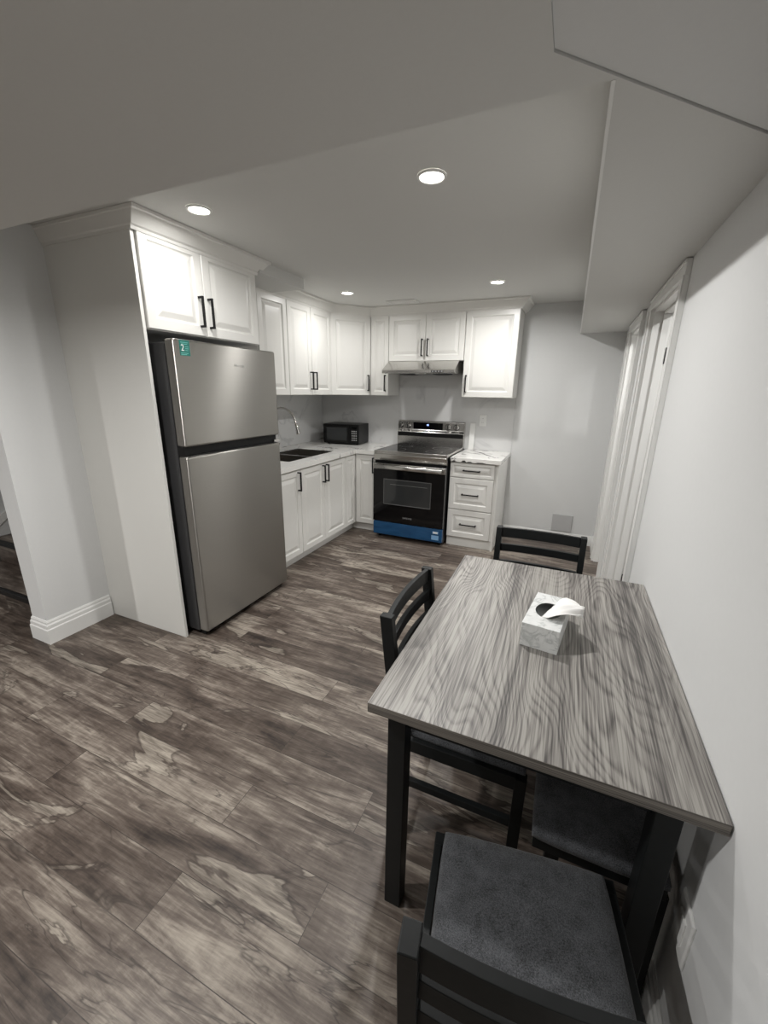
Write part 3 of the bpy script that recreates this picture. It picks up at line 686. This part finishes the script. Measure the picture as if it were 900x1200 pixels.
def make_chair(label):
    t = thing('dining_chair', label, 'chair', (0, 0, 0), 'black ladder-back chairs round the table')
    obj('seat', cushion(MB(), -.188, .188, -.185, .210, .425, .466), m_fabric, t)
    sf = MB().box(-.208, -.190, -.18, .180, .385, .432).box(.190, .208, -.18, .180, .385, .432).box(-.189, .189, .183, .203, .385, .424).box(-.189, .189, -.206, -.188, .385, .424)
    obj('seat_frame', sf, m_bwood, t, .002)
    for s in (-1, 1):
        obj('leg', MB().box(s*.192-.017, s*.192+.017, .178, .212, 0, .428), m_bwood, t, .002)
        a = lambda y, z, d=.020: [(s*.1975-.0135, y-d, z), (s*.1975+.0135, y-d, z), (s*.1975+.0135, y+d, z), (s*.1975-.0135, y+d, z)]
        mb = MB(); lv = [(-.198, 0), (-.203, .25), (-.206, .44), (-.222, .66), (-.245, .862)]
        vs = []; 
        for y, z in lv: vs += a(y, z)
        fs = [[i*4+k, i*4+(k+1) % 4, (i+1)*4+(k+1) % 4, (i+1)*4+k] for i in range(4) for k in range(4)]+[[3, 2, 1, 0], [16, 17, 18, 19]]
        obj('back_post', mb.add(vs, fs), m_bwood, t, .002)
    for h, z in ((.050, .810), (.038, .738), (.034, .656)):
        yb = -.222-(z+h/2-.66)*.115
        pts = [(x/100, yb-.015*(1-(x/18.4)**2), z) for x in (-18.4, -15, -11, -7, -3.5, 0, 3.5, 7, 11, 15, 18.4)]
        obj('back_rail', MB().ribbon(pts, h, .016, 1), m_bwood, t, .001)
    for s in (-1, 1): obj('stretcher', MB().box(s*.197-.009, s*.197+.009, -.183, .178, .235, .262), m_bwood, t, .001)
    return t
ch = make_chair('black ladder-back chair with grey fabric seat nearest the camera, its seat exposed')
ch2 = dup(ch); ch3 = dup(ch)
ch.location = (.058, .606, 0); ch.rotation_euler = (0, 0, math.radians(8.6))
ch2.location = (-.190, 1.232, 0); ch2.rotation_euler = (0, 0, math.radians(-90))
ch2['label'] = 'black ladder-back chair pushed under the left long side of the table'
ch3.location = (-.058, 1.842, 0); ch3.rotation_euler = (0, 0, math.radians(180))
ch3['label'] = 'black ladder-back chair at the far end of the table near the drawers'
bn = thing('bench', 'low black bench with charcoal padded seat under the table by the wall', 'bench', (.21, 1.24, 0))
obj('seat', cushion(MB(), .045, .355, .870, 1.575, .425, .466), m_fabric, bn)
obj('seat_frame', MB().box(.052, .350, .880, 1.565, .385, .424), m_bwood, bn, .002)
for x in (.085, .325):
    for y in (.890, 1.52): obj('leg', MB().box(x, x+.035, y, y+.035, 0, .384), m_bwood, bn, .002)

# ------------------------------------------------------------------ tissue box
tx = thing('tissue_box', 'marble-patterned tissue box with a white tissue standing on the table', 'tissue box', (0, 0, 0))
A, D, H = .056, .119, .079
n = 40; cut = [(.040*math.cos(2*math.pi*k/n), .040*math.sin(2*math.pi*k/n)) for k in range(n)]
bx = MB().box(-A, A, -D, D, 0, .0015)
bx.box(-A, -A+.0012, -D, D, .0015, H-.0012).box(A-.0012, A, -D, D, .0015, H-.0012).box(-A+.0012, A-.0012, -D, -D+.0012, .0015, H-.0012).box(-A+.0012, A-.0012, D-.0012, D, .0015, H-.0012)
def sqp(a):
    c, s = math.cos(a), math.sin(a); k = min(A/abs(c) if abs(c) > 1e-6 else 9, D/abs(s) if abs(s) > 1e-6 else 9); return (c*k, s*k)
angs = sorted([2*math.pi*k/n for k in range(n)]+[math.atan2(s1*D, s2*A) % (2*math.pi) for s1 in (-1, 1) for s2 in (-1, 1)])
vs = []; L = len(angs)
for a in angs:
    o_ = sqp(a); i_ = (.040*math.cos(a)+.002, .056*math.sin(a))
    vs += [(*o_, H), (*i_, H), (*i_, H-.0012), (*o_, H-.0012)]
fs = []
for k in range(L):
    q = (k+1) % L
    for j in range(4): fs.append([4*k+j, 4*q+j, 4*q+(j+1) % 4, 4*k+(j+1) % 4])
bx.add(vs, fs); obj('box', bx, m_boxmarble, tx)
obj('tissue_stack', MB().box(-A+.004, A-.004, -D+.004, D-.004, .002, .045), simple('grey_film', (.42, .43, .43), .25, noise=.1), tx)
# a tissue pulled up through the slot and flopping over to the right
ts = MB(); nu, nv = 16, 12; vs = []
for j in range(nv+1):
    v = j/nv
    for i in range(nu+1):
        u = i/nu
        wd = .012+.060*math.sin(min(1, v*1.15)*math.pi*.62)
        sx = -.006+.020*v+.108*max(0, v-.15)**1.1
        y = (u-.5)*2*wd*1.35*(1-.80*max(0, v-.35)/.65)+.006+.004*v
        x = sx-.010*(1-v)*math.cos(u*3)
        z = .046+.062*math.sin(min(1, v*1.35)*math.pi*.5)-.016*max(0, v-.5)+.009*math.sin(u*13+v*4)*v*(1-.4*v)+.004*math.sin(u*29-v*7)*v+.010*math.cos((u-.5)*4)*v
        vs.append((x, y, z))
ts.add(vs, [[j*(nu+1)+i, j*(nu+1)+i+1, (j+1)*(nu+1)+i+1, (j+1)*(nu+1)+i] for j in range(nv) for i in range(nu)], True)
to = obj('tissue', ts, m_tissue, tx); sm = to.modifiers.new('thick', 'SOLIDIFY'); sm.thickness = .0012
tx.location = (.0165, 1.333, TZ+.0005); tx.rotation_euler = (0, 0, math.radians(-7.5))

# ------------------------------------------------------------------ recessed lamps
def potlight(x, y, z, label, watts, grp):
    r = thing('recessed_light', label, 'ceiling light', (x, y, z-.008), grp)
    mb = MB(); n = 36; vs = []
    pr = [(.058, 0), (.057, -.006), (.049, -.007), (.046, -.003)]
    for k in range(n):
        a = 2*math.pi*k/n
        for rr, dz in pr: vs.append((x+rr*math.cos(a), y+rr*math.sin(a), z+dz-.0005))
    m = len(pr); fs = [[k*m+j, ((k+1) % n)*m+j, ((k+1) % n)*m+j+1, k*m+j+1] for k in range(n) for j in range(m-1)]
    mb.add(vs, [f[::-1] for f in fs]); obj('trim_ring', mb, m_trim, r)
    obj('lens', MB().tube([(x, y, z-.0035), (x, y, z-.0010)], .046, 36), m_lens, r)
    ld = bpy.data.lights.new('lamp', 'AREA'); ld.shape = 'DISK'; ld.size = .088; ld.spread = math.radians(SPREAD); ld.energy = watts; ld.color = LAMP_COL
    lo = bpy.data.objects.new('lamp', ld); C.objects.link(lo); lo.location = (0, 0, 0); lo.parent = r
    return r
GK = 'recessed kitchen lights'
potlight(-1.745, 1.735, ZC, 'recessed light in front of the refrigerator cabinet', KITCHEN_W*.28, GK)
potlight(-.619, 1.843, ZC, 'recessed light nearest the camera in the middle of the kitchen ceiling', KITCHEN_W*1.1, GK)
potlight(-.639, 3.584, ZC, 'recessed light above the drawer cabinet end of the kitchen', KITCHEN_W*.85, GK)
potlight(-1.917, 3.521, ZC, 'recessed light in front of the corner wall cabinet', KITCHEN_W*.36, GK)
GL = 'recessed living room lights'
potlight(-4.2, -1.0, ZS, 'recessed living room light far left of the camera, near the stairs', LIVING_W*1.3, GL)
potlight(-1.5, .33, ZS, 'recessed light in the low ceiling just left of the camera', LIVING_W*.58, GL)
potlight(-1.8, -2.2, ZS, 'recessed living room light behind the camera', LIVING_W*.4, GL)
potlight(1.1, 2.4, ZC, 'added unseen recessed light that brightens the nearer doorway', LIVING_W*.4, 'added unseen lights beyond the doors')  # added out of view to brighten the jamb and open slab
potlight(1.1, 3.75, ZC, 'added unseen recessed light that brightens the corner doorway', LIVING_W*.4, 'added unseen lights beyond the doors')  # second added lamp, brightens the corner door's jamb
